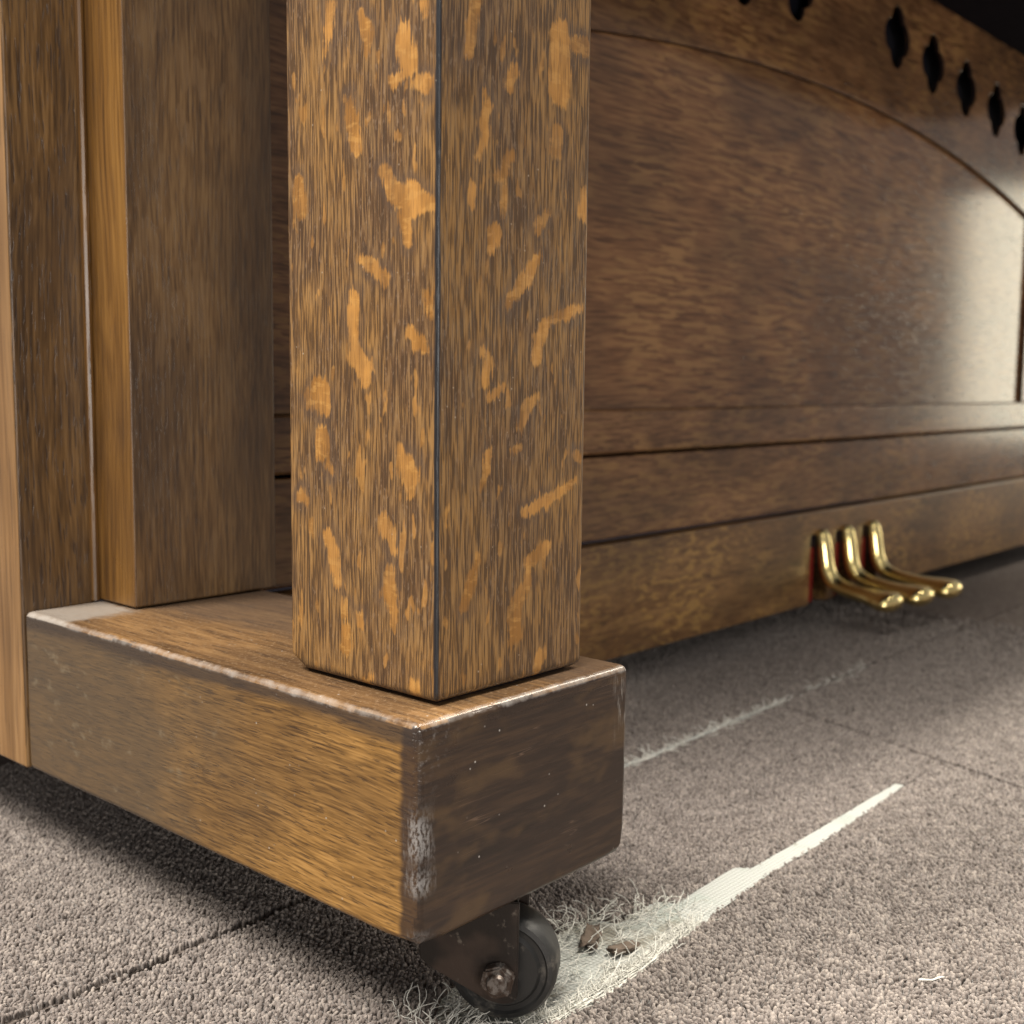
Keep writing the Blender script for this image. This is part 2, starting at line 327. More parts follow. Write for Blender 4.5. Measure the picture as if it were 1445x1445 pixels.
def yarn():
    n = NT('carpet_yarn')
    t = n.attr('tint'); big = n.noise(9, 3, .6); md = n.noise(60, 2, .5, off=2)
    t2 = n.m('ADD', t, n.m('MULTIPLY', n.m('SUBTRACT', md, .5), .5))
    col = n.ramp(t2, [(0.05, (0.095, 0.078, 0.069)), (0.35, (0.184, 0.157, 0.143)), (0.62, (0.243, 0.211, 0.193)), (0.95, (0.355, 0.310, 0.275))])
    col = n.mix(n.m('MULTIPLY', n.sm(big, .5, .70), .22), col, (0.155, 0.128, 0.112))
    return n.done(col, .92, spec=.12, sheen=.25)
m_yarn = yarn()
def carpet():
    n = NT('carpet_base')
    a = n.noise(420, 3, .7); b = n.noise(150, 3, .6, off=3); big = n.noise(9, 3, .6)
    t = n.m('ADD', n.m('MULTIPLY', a, .6), n.m('MULTIPLY', b, .4))
    col = n.ramp(t, [(0.34, (0.08, 0.066, 0.058)), (0.50, (0.165, 0.139, 0.124)), (0.66, (0.29, 0.252, 0.226))])
    col = n.mix(n.m('MULTIPLY', n.sm(big, .5, .70), .25), col, (0.155, 0.128, 0.112))
    return n.done(col, .95, n.bump(t, 1.0, .004), spec=.08)
m_carpet = carpet()
m_sub = plain('subfloor_dust', (0.05, 0.042, 0.037), .95, spec=.1)
def scrim():
    n = NT('white_scrim')
    w = n.t.nodes.new('ShaderNodeTexWave'); n.link(n.P, w.inputs['Vector']); w.bands_direction = 'X'; w.inputs['Scale'].default_value = 115; w.inputs['Distortion'].default_value = 1.0
    w2 = n.t.nodes.new('ShaderNodeTexWave'); n.link(n.P, w2.inputs['Vector']); w2.bands_direction = 'Y'; w2.inputs['Scale'].default_value = 115; w2.inputs['Distortion'].default_value = 1.0
    h = n.m('ADD', w.outputs[1], w2.outputs[1])
    d = n.sm(n.m('ADD', n.noise(45, 4, .65, off=2), n.m('MULTIPLY', n.sm(n.x, .21, .25), -.22)), .44, .60)
    col = n.mix(d, (0.48, 0.495, 0.475), (0.30, 0.285, 0.245))
    col = n.mix(n.m('MULTIPLY', n.sm(h, 0.9, 0.3), .6), col, (0.30, 0.315, 0.295))
    gr = n.noise(26, 2, off=9)
    col = n.mix(n.m('MULTIPLY', n.sm(gr, .55, .66), .3), col, (0.30, 0.37, 0.33))
    return n.done(col, .85, n.bump(h, .6, .0009), spec=.15)
m_scrim = scrim()
m_fibre = plain('white_fibre', (0.66, 0.65, 0.60), .6, var=.2, scale=120)
m_scrap = plain('brown_scrap', (0.15, 0.115, 0.09), .95, var=.55, scale=300, bumpd=.001)

# ------------------------------------------------------------------ the floor: carpet tiles over a subfloor
floor = box('floor', -1.6, 4.2, -1.8, 3.2, ZF-0.030, ZF-0.0105, m_sub, None, bev=0); tag(floor, kind='structure')
def y1(x): return 0.0085+0.0085*x
def y2(x): return 0.190+0.020*x
def x3(y): return 0.612+0.32*y
WU = [(0.60, .0148), (0.5385, .0150), (0.534, .0192), (0.45, .0186), (0.3963, 0.0180), (0.3165, 0.0178), (0.308, 0.0268), (0.239, 0.0240), (0.2348, 0.0351), (0.1983, 0.0397), (0.1943, 0.0540), (0.1688, 0.0570), (0.1365, 0.0600), (0.0976, 0.062), (0.070, 0.055), (0.048, 0.040)]
WL = [(0.60, .0128), (0.5308, 0.0136), (0.45, .0100), (0.383, 0.0072), (0.3096, 0.0072), (0.2616, 0.0037), (0.2183, 0.0001), (0.1628, -0.0065), (0.1252, -0.0075), (0.0927, -0.0064), (0.0538, 0.0107), (0.048, 0.040)]
xu, yu = np.array([p[0] for p in WU])[::-1], np.array([p[1] for p in WU])[::-1]
xl, yl = np.array([p[0] for p in WL])[::-1], np.array([p[1] for p in WL])[::-1]
def gap_half(x, y):                # >0 inside the bare strip
    lo = np.interp(x, xl, yl); hi = np.interp(x, xu, yu)
    return np.where((x > .048) & (x < .538), np.minimum(y-lo, hi-y), -1)
G = 0.0006
def poly_tile(name, pts, parent):
    bm = bmesh.new(); top = [bm.verts.new((x, y, ZF-0.0042)) for x, y in pts]; bot = [bm.verts.new((x, y, ZF-0.0100)) for x, y in pts]
    bm.faces.new(top); bm.faces.new(bot[::-1]); k = len(pts)
    for i in range(k): bm.faces.new((top[i], bot[i], bot[(i+1) % k], top[(i+1) % k]))
    bm.normal_update()
    bmesh.ops.triangulate(bm, faces=[q for q in bm.faces if len(q.verts) > 4])
    return finish(bm, name, m_carpet, parent, weighted=False)
lower = [(x, y) for x, y in WL[::-1]]; upper = [(x, y) for x, y in WU]
xa = x3(0.012)
t_front = poly_tile('carpet_tile', [(-1.6, -1.8), (x3(-1.8), -1.8), (xa, y1(xa)-G)]+[(x, y) for x, y in WL]+[(-1.6, y1(-1.6)-G)], floor)
t_mid = poly_tile('carpet_tile', [(-1.6, y1(-1.6)+G)]+[(x, y) for x, y in WU[::-1]]+[(xa, y1(xa)+G), (x3(.2), y2(.684)-.0026), (-1.6, y2(-1.6)-.0026)], floor)
t_right = poly_tile('carpet_tile', [(x3(-1.8)+.0022, -1.8), (4.2, -1.8), (4.2, y2(4.2)-G), (x3(.2)+.0022, y2(.69)-G)], floor)
t_back = poly_tile('carpet_tile', [(-1.6, y2(-1.6)+.0026), (4.2, y2(4.2)+.0026), (4.2, 3.2), (-1.6, 3.2)], floor)

def pile(x0, x1, y0, y1_, sp, keep, parent, tufts=3):
    gx = np.arange(x0, x1, sp); gy = np.arange(y0, y1_, sp)
    X, Y = np.meshgrid(gx, gy); X = X.ravel(); Y = Y.ravel()
    X = X+rng.uniform(-.48, .48, X.size)*sp; Y = Y+rng.uniform(-.48, .48, Y.size)*sp
    px, py, d = project(np.stack([X, Y, np.full(X.size, ZF)], 1))
    ok = (px > -90) & (px < 1535) & (py > 0) & (py < 1540) & (d > .1) & keep(X, Y)
    ok &= (rng.uniform(0, 1, X.size) < np.clip((1.25-X)/.3, 0, 1))           # thins out with distance
    return X[ok], Y[ok]
def yarns(name, X, Y, parent, sp=0.0024):
    N = X.size; K = 4; R = 3
    h = rng.normal(.0044, .0005, N).clip(.0022, .0060); rad = sp*rng.uniform(.50, .74, N)
    la = rng.uniform(0, 2*np.pi, N); ll = rng.uniform(0, .0019, N)
    # pile leans together in drifting clumps
    cl = np.sin(X*190+np.sin(Y*130)*2)+np.sin(Y*230+np.cos(X*110)*2)
    lx = np.cos(la)*ll+.0005*cl; ly = np.sin(la)*ll-.0005*np.cos(cl*2)
    ph = rng.uniform(0, 2*np.pi, N)
    V = np.zeros((N, R*K+1, 3))
    for r_, (t, w) in enumerate(((0, .85), (.66, 1.0), (.93, .72))):
        for k in range(K):
            a = ph+2*np.pi*k/K+t*.6
            V[:, r_*K+k, 0] = X+lx*t*t+np.cos(a)*rad*w
            V[:, r_*K+k, 1] = Y+ly*t*t+np.sin(a)*rad*w
            V[:, r_*K+k, 2] = ZF-.0046+h*t
    V[:, R*K, 0] = X+lx; V[:, R*K, 1] = Y+ly; V[:, R*K, 2] = ZF-.0046+h
    F = []
    for r_ in range(R-1):
        for k in range(K):
            a, b = r_*K+k, r_*K+(k+1) % K; F += [(a, b, b+K), (a, b+K, a+K)]
    for k in range(K): F.append(((R-1)*K+k, (R-1)*K+(k+1) % K, R*K))
    F = np.array(F); nv = R*K+1
    faces = (F[None]+(np.arange(N)*nv)[:, None, None]).reshape(-1, 3)
    V = V.reshape(-1, 3)*S; V[:, 2] -= ZF*S
    me = bpy.data.meshes.new(name); me.vertices.add(len(V)); me.vertices.foreach_set('co', V.astype(np.float32).ravel())
    me.loops.add(faces.size); me.loops.foreach_set('vertex_index', faces.astype(np.int32).ravel())
    me.polygons.add(len(faces)); me.polygons.foreach_set('loop_start', np.arange(0, faces.size, 3, dtype=np.int32))
    me.update(calc_edges=True)
    me.polygons.foreach_set('use_smooth', np.ones(len(faces), bool))
    a = me.attributes.new('tint', 'FLOAT', 'POINT')
    a.data.foreach_set('value', np.repeat(rng.beta(2.2, 2.2, N), nv).astype(np.float32))
    o = link(name, me, m_yarn, parent); tag(o, kind='stuff'); return o
SP = 0.0019
far = lambda X, Y: ~((Y > .56))
def k_front(X, Y): return (Y < y1(X)-.0012) & (X < x3(Y)-.0028) & (gap_half(X, Y) < -.0010) & far(X, Y)
def k_mid(X, Y): return (Y > y1(X)+.0012) & (Y < y2(X)-.0032+.001*np.sin(X*90)) & (X < x3(Y)-.0028) & (gap_half(X, Y) < -.0010)
def k_right(X, Y): return (X > x3(Y)+.0040) & (Y < y2(X)-.002)
def k_back(X, Y): return (Y > y2(X)+.0032+.0008*np.sin(X*120)) & far(X, Y)
counts = []
for tile, kf, rg_ in ((t_front, k_front, (-.25, .70, -.45, .04)), (t_mid, k_mid, (-.25, .70, 0, .22)), (t_right, k_right, (.5, 1.3, -.3, .24)), (t_back, k_back, (-.35, 1.3, .17, .60))):
    X, Y = pile(*rg_, SP, kf, tile); counts.append(X.size)
    yarns('carpet_pile', X, Y, tile, SP)
print('yarns', counts)

# bare white backing along the front seam
bm = bmesh.new(); xs = np.linspace(.044, .536, 160); rows = 7; grid = []
for x in xs:
    tt_ = min(1, max(0, (x-.205)/.04)); e_ = .003*(1-tt_)+.0006*tt_
    lo = np.interp(x, xl, yl)-e_-.0014*tt_*min(1, (.54-x)/.05)+.0007*mnoise.noise(Vector((x*70, 9, 0))); hi = np.interp(x, xu, yu)+e_+.0007*mnoise.noise(Vector((x*70, 3, 0))); lift_ = .0042*tt_; col_ = []
    for k in range(rows):
        y = lo+(hi-lo)*k/(rows-1)
        col_.append(bm.verts.new((x, y, ZF-.0050+lift_+(.0012-.0009*tt_)*mnoise.noise(Vector((x*60, y*60, 1)))+(.0006-.0004*tt_)*mnoise.noise(Vector((x*300, y*300, 4))))))
    grid.append(col_)
for i in range(len(xs)-1):
    for k in range(rows-1): bm.faces.new((grid[i][k], grid[i+1][k], grid[i+1][k+1], grid[i][k+1]))
finish(bm, 'backing_strip', m_scrim, floor, weighted=False)
# the same white backing showing in the seam behind
bm = bmesh.new()
xs = np.linspace(.40, .69, 90); prev = None
for x in xs:
    w = max(0.0006, .0040*(.6+.9*mnoise.noise(Vector((x*28, 3, 0)))))
    a = bm.verts.new((x, y2(x)-w, ZF-.0012)); b = bm.verts.new((x, y2(x)+w, ZF-.0008+.001*mnoise.noise(Vector((x*90, 0, 0)))))
    if prev: bm.faces.new((prev[0], a, b, prev[1]))
    prev = (a, b)
finish(bm, 'backing_strip', m_scrim, floor, weighted=False)

def fibre_mesh(name, paths, rad, mat, parent):
    V = []; F = []
    for P in paths:
        base = len(V); n_ = len(P)
        for i, p in enumerate(P):
            d = (P[min(i+1, n_-1)]-P[max(i-1, 0)]); d = d/(np.linalg.norm(d)+1e-9)
            a = np.cross(d, (0, 0, 1.0)); a = a/(np.linalg.norm(a)+1e-6); b = np.cross(d, a)
            rr = rad*(1 if i < n_-1 else .4)
            for k in range(3): V.append(p+rr*(math.cos(k*2.094)*a+math.sin(k*2.094)*b))
        for i in range(n_-1):
            for k in range(3):
                q = base+i*3+k; q2 = base+i*3+(k+1) % 3; F.append((q, q2, q2+3, q+3))
    V = np.array(V)*S; V[:, 2] -= ZF*S
    me = bpy.data.meshes.new(name); me.from_pydata(V.tolist(), [], F); me.update()
    for p in me.polygons: p.use_smooth = True
    return link(name, me, mat, parent)
def fibre(x, y, z, ang, ln, curl, lift, n_=8):
    P = [np.array((x, y, z))]; a = ang; e = lift
    for i in range(n_):
        P.append(P[-1]+np.array((math.cos(a)*math.cos(e), math.sin(a)*math.cos(e), math.sin(e)))*ln/n_)
        a += rng.normal(0, curl); e += rng.normal(-.06 if P[-1][2] > ZF else .12, .13)
        if P[-1][2] < ZF-.0040: P[-1][2] = ZF-.0040+.0004*rng.uniform(); e = abs(e)*.5
    return P
paths = []
for _ in range(320):                                   # loose tangle over the bare patch beside the caster
    x = rng.uniform(.05, .235); lo, hi = np.interp(x, xl, yl), np.interp(x, xu, yu)
    y = lo+(hi-lo)*rng.beta(.8, .9)
    a = rng.normal(.1, .6) if rng.uniform() < .6 else rng.uniform(0, 6.28)
    paths.append(fibre(x, y, ZF-.004+rng.uniform(0, .002), a, rng.uniform(.005, .024), .34, rng.normal(.05, .15)))
for _ in range(330):                                   # fringe of cut cross threads along the near edge
    x = rng.uniform(.05, .235); lo = np.interp(x, xl, yl)
    paths.append(fibre(x, lo+rng.uniform(-.0008, .004), ZF-.0035, rng.normal(1.35, .4), rng.uniform(.005, .012), .12, rng.normal(.1, .2), 5))
for k in range(16):                                    # long warp threads along the near edge
    x = rng.uniform(.06, .12); P = []
    off = rng.uniform(.001, .010); ph = rng.uniform(0, 6)
    for t in np.linspace(0, 1, 24):
        xx = x+t*rng.uniform(.98, 1.02)*.13; P.append(np.array((xx, np.interp(xx, xl, yl)+off+.0012*math.sin(ph+t*9), ZF-.0028+.0006*math.sin(ph+t*23))))
    paths.append(P)
for _ in range(60):                                    # frizz standing on the far edge of the bare patch
    x = rng.uniform(.16, .245); hi = np.interp(x, xu, yu)
    paths.append(fibre(x, hi-rng.uniform(0, .006), ZF-.003, rng.uniform(0, 6.28), rng.uniform(.010, .030), .55, rng.uniform(-.1, .35), 12))
for _ in range(70):                                    # wisps at the near left of the wheel
    paths.append(fibre(rng.uniform(.030, .062), rng.uniform(.02, .055), ZF-.003, rng.normal(-.8, .9), rng.uniform(.008, .026), .5, rng.uniform(0, .4), 10))
fo = fibre_mesh('frayed_fibre', paths, .00030, m_fibre, floor); tag(fo, kind='stuff')
paths = []
for _ in range(260):
    x = rng.uniform(.40, .69) if rng.uniform() < .8 else rng.uniform(.72, .88)
    paths.append(fibre(x, y2(x)+rng.normal(0, .0018), ZF-.002, rng.normal(0, .5)+(3.14 if rng.uniform() < .5 else 0), rng.uniform(.005, .020), .3, .1, 6))
fo = fibre_mesh('frayed_fibre', paths, .00040, m_fibre, floor); tag(fo, kind='stuff')

# ------------------------------------------------------------------ the piano
piano = bpy.data.objects.new('upright_piano', None); COL.objects.link(piano)
tag(piano, 'dark brown quarter sawn oak upright piano with square leg, toe block, caster and brass pedals', 'piano')

# toe block
bm = box_bm(0, TW, 0, TL-.0004, -.1, 0, .0042, 4, cuts=(7, 16, 6), rough=.00035, rs=45)
for v in bm.verts:                                     # knocked, rounded lower corners of the front
    c = v.co
    for cx, cz, rr in ((TW, -.1, .008), (0, -.1, .009)):
        d = math.hypot(c.x-cx, c.z-cz)+abs(c.y)*.8
        if d < rr: k = (1-d/rr)**1.5*.006; c.z += k; c.x += k*(.8 if cx == 0 else -.8); c.y += k*.4
bm.normal_update()
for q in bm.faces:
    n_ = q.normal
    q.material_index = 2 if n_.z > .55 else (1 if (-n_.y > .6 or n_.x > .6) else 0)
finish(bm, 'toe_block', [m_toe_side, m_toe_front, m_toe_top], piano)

# leg, with the flake shapes stored as a distance field
LFK =  [[(0.0834,0.3123,0.0035),(0.0845,0.302,0.004),(0.0871,0.2896,0.0015)],[(0.0626,0.3043,0.0024),(0.0579,0.2963,0.0047),(0.0584,0.287,0.0023)],[(0.0351,0.2922,0.0044),(0.0347,0.286,0.0062),(0.0303,0.2776,0.0053)],[(0.0405,0.2728,0.0036),(0.0369,0.274,0.0027)],[(0.0268,0.2704,0.0039),(0.0198,0.2679,0.0038)],[(0.0714,0.2695,0.0029),(0.0686,0.2589,0.0058),(0.0652,0.247,0.0038)],[(0.0473,0.2346,0.0036),(0.0409,0.2252,0.0045),(0.0301,0.2209,0.0087),(0.0179,0.2189,0.0034)],[(0.0346,0.215,0.0045),(0.0314,0.2027,0.0018)],[(0.1075,0.2364,0.0048),(0.1056,0.2224,0.0043)],[(0.0621,0.1975,0.0034),(0.054,0.1942,0.0038),(0.0479,0.1883,0.0037)],[(0.067,0.1822,0.0039),(0.0681,0.1717,0.0044),(0.0677,0.1562,0.0039)],[(0.03,0.1646,0.0036),(0.0229,0.159,0.0035)],[(0.0199,0.1801,0.0031),(0.0185,0.1719,0.0021)],[(0.0226,0.3011,0.0026),(0.0217,0.2969,0.0013)],[(0.0672,0.1562,0.0049),(0.0618,0.1492,0.0063),(0.0599,0.1444,0.0039)],[(0.0269,0.1593,0.0027),(0.0198,0.1571,0.0013)],[(0.0923,0.1391,0.0073),(0.0903,0.1325,0.0063)],[(0.1019,0.1373,0.0032),(0.1009,0.1322,0.0027)],[(0.0915,0.1156,0.0063),(0.091,0.1089,0.0047)],[(0.0869,0.1041,0.0031),(0.0848,0.1012,0.0026)],[(0.1069,0.0874,0.0044),(0.1036,0.0856,0.0027)],[(0.0363,0.1125,0.0032),(0.0312,0.1034,0.0068),(0.0285,0.0944,0.0027)],[(0.0476,0.0804,0.0039),(0.0433,0.0737,0.0052),(0.0414,0.0681,0.0028)],[(0.0867,0.0695,0.0042),(0.0831,0.06,0.0047),(0.0801,0.0487,0.0031)],[(0.0433,0.0565,0.0038),(0.0442,0.0472,0.0052),(0.0414,0.0388,0.0038),(0.0404,0.0307,0.0018)],[(0.0745,0.0392,0.0026),(0.075,0.0344,0.0036)],[(0.0648,0.0331,0.003),(0.0634,0.0299,0.0025)],[(0.0745,0.0262,0.003),(0.0746,0.0177,0.0046)],[(0.0273,0.0083,0.0041),(0.0269,0.0042,0.0042)],[(0.0605,0.0033,0.003),(0.0565,0.0061,0.002)]]
FFK =  [[(0.0465,0.3054,0.004),(0.0435,0.2946,0.004),(0.0419,0.2819,0.0022)],[(0.104,0.3025,0.0083),(0.1037,0.2929,0.0078),(0.1035,0.2785,0.0074)],[(0.1145,0.3025,0.0048),(0.122,0.3034,0.0044)],[(0.0532,0.2699,0.0023),(0.0542,0.2635,0.0036),(0.0535,0.2483,0.0032),(0.0472,0.2408,0.0018)],[(0.0706,0.2826,0.0029),(0.0684,0.2736,0.0029)],[(0.1009,0.2598,0.0046),(0.1011,0.2508,0.0041)],[(0.0703,0.2441,0.0024),(0.0624,0.235,0.0038)],[(0.0658,0.2302,0.0024),(0.066,0.2178,0.0019)],[(0.0595,0.2093,0.0042),(0.0577,0.2024,0.0033)],[(0.0971,0.2214,0.0021),(0.0905,0.2172,0.0041),(0.0896,0.2139,0.0025)],[(0.0913,0.2027,0.0021),(0.0815,0.1919,0.0045),(0.0699,0.1794,0.0029)],[(0.1217,0.1795,0.0022),(0.0982,0.173,0.0031),(0.0906,0.1641,0.0047),(0.0903,0.1568,0.0046)],[(0.1223,0.2356,0.0028),(0.1226,0.2256,0.0044)],[(0.0451,0.2285,0.0032),(0.0443,0.2205,0.0023)],[(0.0532,0.1569,0.0033),(0.0546,0.155,0.0024)],[(0.0551,0.156,0.0028),(0.0561,0.1494,0.0042),(0.053,0.1418,0.0018)],[(0.0657,0.1418,0.0015),(0.0577,0.1364,0.0019)],[(0.0907,0.1376,0.0015),(0.0826,0.1317,0.0046),(0.0793,0.1228,0.003)],[(0.0779,0.114,0.002),(0.0725,0.1125,0.0015)],[(0.0561,0.1125,0.0029),(0.0553,0.1028,0.0033),(0.0516,0.0963,0.0019)],[(0.1196,0.0957,0.0016),(0.1044,0.0893,0.0032),(0.0825,0.0827,0.0031)],[(0.0506,0.0657,0.0014),(0.0456,0.0533,0.0037),(0.0411,0.0429,0.0028)],[(0.0996,0.0645,0.0037),(0.0866,0.0586,0.0041),(0.0842,0.0486,0.0036),(0.0758,0.0371,0.005),(0.0765,0.0234,0.0046)],[(0.0954,0.0116,0.0054),(0.0929,0.0057,0.0042)],[(0.065,0.0948,0.0019),(0.0631,0.091,0.0014)],[(0.1209,0.1083,0.0034),(0.1232,0.1061,0.0023)],[(0.0309,0.0891,0.0013),(0.0296,0.0814,0.0017)]]
def sdf(u, v, FL):
    best = np.full(u.shape, 1.0)
    for fl in FL:
        for i in range(max(1, len(fl)-1)):
            a = np.array(fl[i]); b = np.array(fl[min(i+1, len(fl)-1)])
            d = b[:2]-a[:2]; L2 = (d**2).sum()+1e-12
            t = np.clip(((u-a[0])*d[0]+(v-a[1])*d[1])/L2, 0, 1)
            best = np.minimum(best, np.hypot(u-a[0]-t*d[0], v-a[1]-t*d[1])-(a[2]+t*(b[2]-a[2])))
    return best
def make_leg():
    rad = .0016; x0, x1, y0, y1_ = LX, LX+LW, LY, LY+LW
    loop = []
    nn = 74
    for t in np.linspace(0, 1, nn): loop.append((x0+rad+(x1-x0-2*rad)*t, y0, 'f'))
    for a in (-60, -30, 0): loop.append((x1-rad+rad*math.cos(math.radians(a)), y0+rad+rad*math.sin(math.radians(a)), 'n'))
    for t in np.linspace(0, 1, 6): loop.append((x1, y0+rad+(y1_-y0-2*rad)*t, 'n'))
    for a in (30, 60, 90): loop.append((x1-rad+rad*math.cos(math.radians(a)), y1_-rad+rad*math.sin(math.radians(a)), 'n'))
    for t in np.linspace(0, 1, 6): loop.append((x1-rad-(x1-x0-2*rad)*t, y1_, 'n'))
    for a in (120, 150, 180): loop.append((x0+rad+rad*math.cos(math.radians(a)), y1_-rad+rad*math.sin(math.radians(a)), 'n'))
    for t in np.linspace(0, 1, nn): loop.append((x0, y1_-rad-(y1_-y0-2*rad)*t, 'l'))
    for a in (210, 240): loop.append((x0+rad+rad*math.cos(math.radians(a)), y0+rad+rad*math.sin(math.radians(a)), 'n'))
    A = np.array([(p[0], p[1]) for p in loop]); side = np.array([p[2] for p in loop]); n_ = len(A)
    c = np.array(((x0+x1)/2, (y0+y1_)/2))
    zs = [(.0016+.0035*(1-math.cos(a)), .0035*(1-math.sin(a))) for a in np.linspace(0, math.pi/2, 5)]
    zs += [(z, 0) for z in np.arange(.0066, .36, .0014)]+[(z, 0) for z in np.linspace(.37, .688, 12)]
    V = []; SD = []
    for z, ins in zs:
        P = c+(A-c)*(1-ins/(LW/2))
        # the back left corner of the foot is rounded off more
        V.append(np.column_stack([P, np.full(n_, z)]))
        sd = np.full(n_, .05); f_ = side == 'f'; l_ = side == 'l'
        sd[f_] = sdf(P[f_, 0], np.full(f_.sum(), z), FFK); sd[l_] = sdf(P[l_, 1], np.full(l_.sum(), z), LFK)
        SD.append(sd)
    V = np.concatenate(V); SD = np.concatenate(SD); R_ = len(zs)
    V[:, 2] += np.clip(.010-np.hypot(V[:, 0]-x0, V[:, 1]-y1_), 0, 1)*.6*np.clip(1-(V[:, 2]-.0016)/.012, 0, 1)
    F = []
    for r_ in range(R_-1):
        for k in range(n_): F.append((r_*n_+k, r_*n_+(k+1) % n_, (r_+1)*n_+(k+1) % n_, (r_+1)*n_+k))
    F.append(tuple(range(n_))[::-1]); F.append(tuple((R_-1)*n_+k for k in range(n_)))
    Vw = V*S; Vw[:, 2] -= ZF*S
    me = bpy.data.meshes.new('leg'); me.from_pydata(Vw.tolist(), [], F); me.update()
    for p in me.polygons: p.use_smooth = True
    me.set_sharp_from_angle(angle=math.radians(40))
    at = me.attributes.new('flake', 'FLOAT', 'POINT'); at.data.foreach_set('value', SD.astype(np.float32))
    return link('leg', me, m_leg, piano)
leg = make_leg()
box('leg_gap_core', LX+.006, LX+LW-.006, LY+.006, LY+LW-.006, -.01, .004, m_dark, leg, bev=0)  # black block added to give a shadow line under the leg

# case: side panel, its amber edge, pilaster
side = box('side_panel', -.0012, .049, TL, 1.05, -.1, .70, [m_side], piano, bev=.002, seg=3)
side.data.materials.append(m_edge)
for q in side.data.polygons:
    if q.normal.y < -.6: q.material_index = 1
pil = box('pilaster', .0493, .1574, .3047, .358, .0010, .683, [m_pilaster], piano, bev=.0016, seg=3)
pil.data.materials.append(m_orange)
for q in pil.data.polygons:
    if q.normal.x < -.6: q.material_index = 1
far_side = box('side_panel', 2.0605, 2.1100, TL, 1.05, -.1, .6825, [m_edge], piano, bev=.002)
# a rounded amber bead in the corner between case side and pilaster
def tube_bm(path, rad, seg=10):
    bm = bmesh.new(); rings = []
    for i, p in enumerate(path):
        d = (Vector(path[min(i+1, len(path)-1)])-Vector(path[max(i-1, 0)])).normalized()
        a = d.orthogonal().normalized(); b = d.cross(a); rr = rad[i] if isinstance(rad, list) else rad
        rings.append([bm.verts.new(Vector(p)+a*math.cos(2*math.pi*k/seg)*rr+b*math.sin(2*math.pi*k/seg)*rr) for k in range(seg)])
    for i in range(len(rings)-1):
        for k in range(seg): bm.faces.new((rings[i][k], rings[i][(k+1) % seg], rings[i+1][(k+1) % seg], rings[i+1][k]))
    bm.faces.new(rings[0][::-1]); bm.faces.new(rings[-1]); return bm
finish(tube_bm([(.0472, .3490, z) for z in np.linspace(.001, .68, 24)], .0030), 'corner_bead', m_orange, piano)

# arched front panel, its frame and rails
XR = 2.06
def arch(x, ax=1.06, az=.508, R_=3.45): return az-(R_-math.sqrt(R_*R_-(x-ax)**2))
PX0, PX1 = .40, 1.802
hole = [(PX0, .112), (PX1, .112)]+[(x, arch(x)) for x in np.linspace(PX1, PX0, 60)]
def quatrefoil(cx, cz, hh=.0395, hw=.040):
    pts = []
    for k in range(48):
        t = 2*math.pi*k/48
        ph = (t+math.pi/4) % (math.pi/2)-math.pi/4; r_ = .48*math.cos(ph)+math.sqrt(.52**2-(.48*math.sin(ph))**2)
        pts.append((cx+hw*r_*math.cos(t), cz+hh*1.02*r_*math.sin(t)))
    return pts[::-1]
HX = [1.238, 1.359, 1.484, 1.610, 1.730]; HZ = [.6085, .598, .587, .577, .565]
holes = []
for hx, hz in zip(HX, HZ):
    holes.append(quatrefoil(hx, hz)); holes.append(quatrefoil(2*1.10-hx, hz))
outline = [(.160, .1175), (PX0, .1175)]+[(x, arch(x)) for x in np.linspace(PX0, PX1, 60)]+[(PX1, .1175), (XR, .1175), (XR, .6825), (.160, .6825)]
frame = shape('arched_frame', [outline]+holes, .365, .3712, m_frame, piano, bev=.0012)
frame.data.materials.append(m_dark); frame.data.materials.append(m_groove)                     # the fretwork openings are painted black inside
for q in frame.data.polygons:
    c = q.center
    if abs(q.normal.y) < .3 and .38 < c.x/S < 1.85 and .105 < c.z/S+ZF < .52: q.material_index = 2
    if abs(q.normal.y) < .3 and .53 < c.z/S+ZF < .67 and .2 < c.x/S < 2.0: q.material_index = 1
panel = box('arched_panel', .30, 1.86, .3718, .390, .09, .518, m_panel, piano, bev=.001)
box('grille_cloth', .20, XR, .3930, .396, .50, .68, m_dark, piano, bev=0)
box('bottom_rail', .160, XR, .3590, .3800, .0725, .1172, m_frame, piano, bev=.0040)
box('base_board', .160, XR, .3665, .385, -.0140, .0695, m_frame, piano, bev=.0018)
box('panel_backing', .160, XR, .3985, .41, -.02, .12, m_dark, piano, bev=0)
# kick rail with three slots for the pedals
PXS = [1.046, 1.115, 1.193]; SWD = .0230
ol = [(.160, -.0165), (.160, -.135)]
for px_ in PXS: ol += [(px_-SWD, -.135), (px_-SWD, -.046), (px_+SWD, -.046), (px_+SWD, -.135)]
ol += [(XR, -.135), (XR, -.0165)]
rail = shape('kick_rail', [ol], .3520, .374, m_rail, piano, bev=.0022)
for px_ in PXS:
    box('slot_felt', px_-SWD-.0005, px_-SWD+.0085, .3526, .3725, -.132, -.062, m_felt, rail, bev=.0005, seg=1)
box('floor_board', .12, XR, .376, .95, -.120, -.100, m_dark, piano, bev=.001)
box('case_back', .05, XR, .95, 1.0, -.12, .70, m_dark, piano, bev=.001)
box('keybed', -.02, XR+.05, -.050, .40, .6832, .745, m_keybed, piano, bev=.003)

